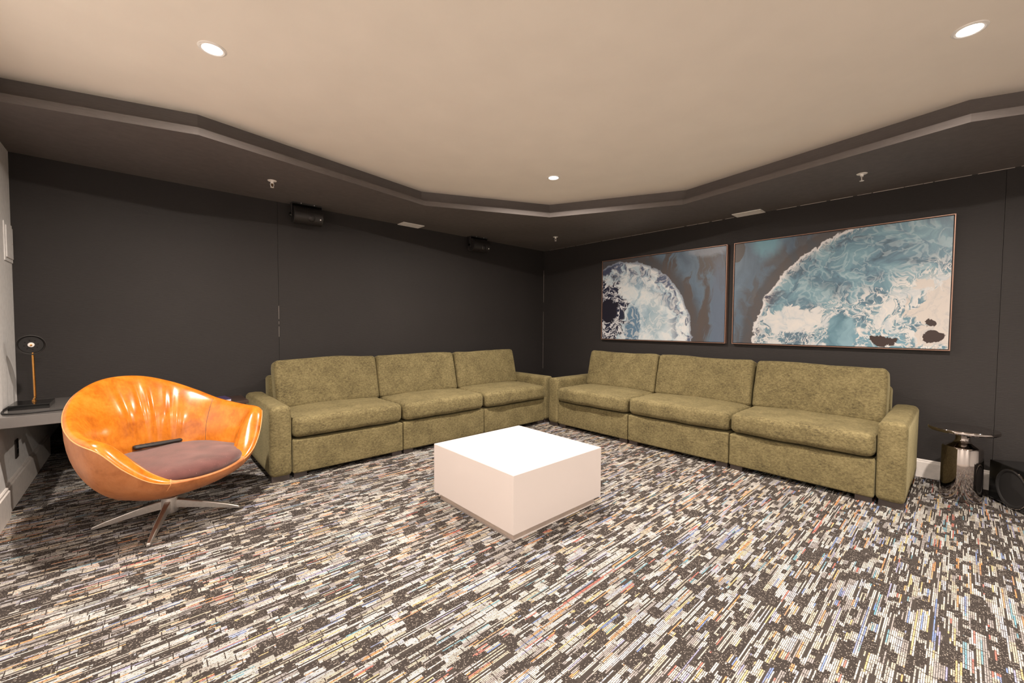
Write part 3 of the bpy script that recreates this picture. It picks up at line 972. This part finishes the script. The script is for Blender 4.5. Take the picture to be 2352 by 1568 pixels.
# ------------------------------------------------------------------ black wall speakers
def speaker(cx, label, tilt, yaw):
    s = empty('wall_speaker', (cx, 0.0, 2.29))
    tag(s, label, 'speaker', 'black wall speakers under the soffit')
    L = 0.128
    mt = Matrix.Translation((0, 0.115, -0.01)) @ Matrix.Rotation(yaw, 4, 'Z') @ Matrix.Rotation(tilt, 4, 'X')
    # D-shaped cabinet along x
    prof = [(-0.075, -0.075), (-0.075, 0.075)]
    prof += [(-0.02 + 0.098 * math.cos(a), 0.086 * math.sin(a)) for a in [PI / 2 * 0.98 - PI * 0.98 * k / 20 for k in range(21)]]
    def dpr(name, a, b, sc, mat):
        o = prism(name, [(p[0] * sc, p[1] * sc) for p in prof], 'X', a, b, mat, s, True)
        o.data.transform(mt)
        auto_smooth(o)
        return o
    cab = dpr('cabinet', -L + 0.006, L - 0.006, 1.0, 'grille')
    dpr('end_cap', -L, -L + 0.006, 0.97, 'black')
    dpr('end_cap', L - 0.006, L, 0.97, 'black')
    # tweeter dome showing through the grille, badge
    o = lathe('tweeter', [(0.0, 0.008), (0.015, 0.007), (0.026, 0.003), (0.034, -0.004)], 'grille', s, 24, mtx=mt @ Matrix.Translation((-0.025, 0.078, 0.0)) @ Matrix.Rotation(-PI / 2, 4, 'X'))
    lathe('badge', [(0.0, 0.003), (0.006, 0.002), (0.007, 0.0)], 'white_plastic', s, 14, mtx=mt @ Matrix.Translation((-0.103, 0.079, -0.002)) @ Matrix.Rotation(-PI / 2, 4, 'X'))
    # bracket: plate under the soffit, U arms with knobs
    br = box('bracket', -L - 0.004, L + 0.004, 0.02, 0.13, 0.098, 0.110, 'black', s, bevel=0.002)
    for x in (-L - 0.014, L + 0.006):
        b = box('bracket_arm', x, x + 0.008, 0.07, 0.11, -0.03, 0.104, 'black', s, bevel=0.001)
    for x, sg in ((-L - 0.014, -1), (L + 0.014, 1)):
        lathe('knob', [(0.0, 0.016), (0.016, 0.014), (0.018, 0.0), (0.0, 0.0)], 'black_gloss', s, 20, mtx=Matrix.Translation((x, 0.09, -0.01)) @ Matrix.Rotation(sg * PI / 2, 4, 'Y'))
    for x in (-0.06, 0.06):
        lathe('screw', [(0.0, -0.003), (0.005, -0.002), (0.006, 0.0)], 'steel', s, 10, mtx=Matrix.Translation((x, 0.133, 0.104)) @ Matrix.Rotation(PI / 2, 4, 'X'))
speaker(3.505, 'black half-round speaker on the left wall nearer the orange chair', math.radians(-22), math.radians(-4))
speaker(1.375, 'black half-round speaker on the left wall near the room corner', math.radians(-22), math.radians(-4))

# ------------------------------------------------------------------ ledge, lamp, cord
lg = empty('console_shelf', (4.90, 0.38, 0.60))
tag(lg, 'dark glossy console shelf behind the orange chair, holding the lamp', 'shelf')
box('top_board', 0.15, 0.495, -0.38, 0.38, 0.0, 0.066, 'ledge', lg, bevel=0.003)
box('front_edge', 0.15, 0.482, 0.375, 0.384, 0.003, 0.060, 'ledge', lg)
box('support_cleat', 0.17, 0.47, -0.38, -0.30, -0.06, 0.0, 'ledge', lg)

lp = empty('table_lamp', (5.278, 0.335, 0.666))
tag(lp, 'small brass table lamp with round black dish shade on the shelf', 'lamp')
box('base', -0.085, 0.090, -0.075, 0.165, 0.0, 0.030, 'black_gloss', lp, bevel=0.002)
lathe('collar', [(0.0, 0.030), (0.011, 0.030), (0.011, 0.036), (0.008, 0.040), (0.0, 0.040)], 'brass', lp, 20)
tube('stem', smooth_path([(0.0, 0, 0.036), (0.0, 0, 0.045), (-0.004, 0, 0.056), (-0.004, 0, 0.08), (0.0, 0, 0.36), (0.002, 0.0, 0.40)], 6), 0.0062, 'brass', lp, 12)
dirn = (CAM - Vector((5.29, 0.36, 1.07))).normalized()
aim = Vector((dirn.x, dirn.y, dirn.z - 0.22)).normalized()
rq = aim.to_track_quat('Z', 'Y').to_matrix().to_4x4()
mt = Matrix.Translation((0.003, 0.02, 0.405)) @ rq
lathe('shade', [(0.0, -0.030), (0.030, -0.028), (0.052, -0.016), (0.066, 0.0), (0.067, 0.003), (0.064, 0.004), (0.060, -0.004), (0.056, -0.008)], 'black', lp, 48, mtx=mt)
pl = lathe('face_plate', [(0.0, -0.004), (0.054, -0.004), (0.057, -0.008)], 'rubber', lp, 40, mtx=mt)
for k in range(8):
    a = 2 * PI * k / 8 + 0.2
    lathe('vent_hole', [(0.0, -0.0025), (0.0022, -0.0028), (0.003, -0.004)], 'black_gloss', pl, 10, mtx=mt @ Matrix.Translation((0.031 * math.cos(a), 0.031 * math.sin(a), 0)))
lathe('hub', [(0.0, 0.003), (0.014, 0.002), (0.016, -0.004)], 'white_plastic', lp, 24, mtx=mt)
lathe('knob', [(0.0, 0.012), (0.005, 0.010), (0.006, 0.002)], 'brass', lp, 14, mtx=mt)

c = tube('power_cord', smooth_path([(5.387, 0.20, 0.671), (5.388, 0.34, 0.671), (5.388, 0.48, 0.671), (5.376, 0.58, 0.671), (5.35, 0.66, 0.671), (5.27, 0.69, 0.671), (5.18, 0.67, 0.671), (5.08, 0.66, 0.671), (4.98, 0.70, 0.671)], 6), 0.005, 'rubber', None, 8)
tag(c, 'black power cord lying on the shelf beside the lamp', 'cord')

# low brown wall shelf between console and sofa with a book on it
cb = empty('low_shelf', (4.245, 0.0, 0.535))
tag(cb, 'low brown wall shelf glimpsed between orange chair and left sofa', 'shelf')
box('board', -0.185, 0.165, 0.0, 0.34, 0.0, 0.025, 'brown_top', cb, bevel=0.002)
for x in (-0.12, 0.10):
    prism('bracket', [(0.0, 0.0), (0.26, 0.0), (0.26, -0.02), (0.03, -0.14), (0.0, -0.14)], 'X', x, x + 0.02, 'brown_top', cb)
bk = empty('book', (4.275, 0.20, 0.56), 0.1)
tag(bk, 'thin book with white pages lying behind the orange chair', 'book')
box('pages', -0.085, 0.082, -0.10, 0.097, 0.004, 0.018, 'page', bk)
box('cover', -0.088, 0.085, -0.103, 0.10, 0.0, 0.004, 'cover', bk)
box('cover', -0.088, 0.085, -0.103, 0.10, 0.018, 0.022, 'cover', bk)

# ------------------------------------------------------------------ left wall fittings
ap = empty('access_panel', (XL, 0.118, 1.63))
tag(ap, 'white flush access panel on the left white wall', 'wall panel')
box('frame', -0.006, 0.0, -0.113, 0.113, 0.0, 0.26, 'white_wall', ap, bevel=0.002)
box('door', -0.012, -0.006, -0.092, 0.092, 0.024, 0.236, 'white_wall', ap, bevel=0.0015)
lathe('latch', [(0.0, 0.003), (0.006, 0.002), (0.007, 0.0)], 'steel', ap, 12, mtx=Matrix.Translation((-0.012, -0.06, 0.13)) @ Matrix.Rotation(-PI / 2, 4, 'Y'))
ol = empty('wall_outlet', (XL, 0.092, 0.345))
tag(ol, 'dark rectangular wall outlet low on the left white wall', 'outlet')
box('plate', -0.007, 0.0, -0.042, 0.042, -0.064, 0.064, 'outlet', ol, bevel=0.002)
for z in (-0.022, 0.022):
    box('socket', -0.010, -0.007, -0.018, 0.018, z - 0.017, z + 0.017, 'black_gloss', ol, bevel=0.001)

# ------------------------------------------------------------------ chrome side table
st = empty('side_table', (0.412, 4.511, 0))
tag(st, 'round dark chrome pedestal side table beside the right sofa', 'side table')
lathe('pedestal', [(0.0, 0.0), (0.098, 0.0), (0.104, 0.004), (0.106, 0.012), (0.105, 0.20), (0.103, 0.372), (0.098, 0.382), (0.060, 0.402), (0.046, 0.412), (0.0, 0.412)], 'chrome', st, 72)
lathe('neck', [(0.0, 0.410), (0.046, 0.412), (0.039, 0.424), (0.036, 0.445), (0.040, 0.466), (0.050, 0.478), (0.0, 0.478)], 'chrome', st, 56)
lathe('top', [(0.0, 0.478), (0.060, 0.479), (0.150, 0.482), (0.172, 0.487), (0.178, 0.494), (0.178, 0.506), (0.175, 0.511), (0.0, 0.512)], 'chrome', st, 80)

# ------------------------------------------------------------------ black floor speaker, bottom right
d = Vector((0.87, 0.5, 0)).normalized()
sb = empty('floor_speaker', (0.235, 4.645, 0), math.atan2(d.y, d.x))
tag(sb, 'black floor subwoofer with large round cone at the right edge', 'speaker')
bm = bmesh.new()
add_box(bm, 0.0, 0.44, 0.0, 0.34, 0.012, 0.285, 0.008, 2)
bm_obj('cabinet', bm, 'black_gloss', sb)
mt = Matrix.Translation((0.20, 0.0, 0.140)) @ Matrix.Rotation(PI / 2, 4, 'X')
lathe('surround', [(0.125, -0.002), (0.128, 0.006), (0.121, 0.009), (0.112, 0.006), (0.106, 0.0)], 'rubber', sb, 56, mtx=mt)
lathe('cone', [(0.0, 0.001), (0.05, 0.0015), (0.107, 0.002)], 'rubber', sb, 48, mtx=mt)
lathe('trim_ring', [(0.128, 0.0), (0.132, 0.004), (0.128, 0.006)], 'chrome', sb, 64, mtx=mt)
for x in (0.04, 0.40):
    for y in (0.04, 0.30):
        lathe('foot', [(0.0, 0.0), (0.018, 0.0), (0.018, 0.014), (0.0, 0.014)], 'rubber', sb, 16, mtx=Matrix.Translation((x, y, 0)))

# ------------------------------------------------------------------ remote on the chair
rm = empty('remote_control', (0, 0, 0))
tag(rm, 'black remote control lying at the back of the mauve cushion', 'remote')
bm = bmesh.new()
secs = [(-0.13, 0.018, 0.010), (-0.12, 0.021, 0.013), (0.0, 0.021, 0.013), (0.05, 0.017, 0.012), (0.085, 0.013, 0.011), (0.12, 0.015, 0.012), (0.13, 0.011, 0.008)]
R = []
for x, hw, h in secs:
    R.append([bm.verts.new((x, hw * math.cos(a) * (1 if abs(math.cos(a)) < 0.9 else 0.95), h * math.sin(a))) for a in [2 * PI * k / 12 for k in range(12)]])
for a, b in zip(R, R[1:]):
    for i in range(12):
        bm.faces.new((a[i], a[(i + 1) % 12], b[(i + 1) % 12], b[i]))
bm.faces.new(R[0][::-1]); bm.faces.new(R[-1])
bm_obj('body', bm, 'rubber', rm, True)
for k in range(3):
    box('button', -0.10 + 0.03 * k, -0.085 + 0.03 * k, -0.006, 0.006, 0.0115, 0.0145, 'black', rm)
rm.location = (4.672, 1.0, 0.440)
rm.rotation_euler = (math.radians(12), math.radians(3), math.radians(180 + 24))
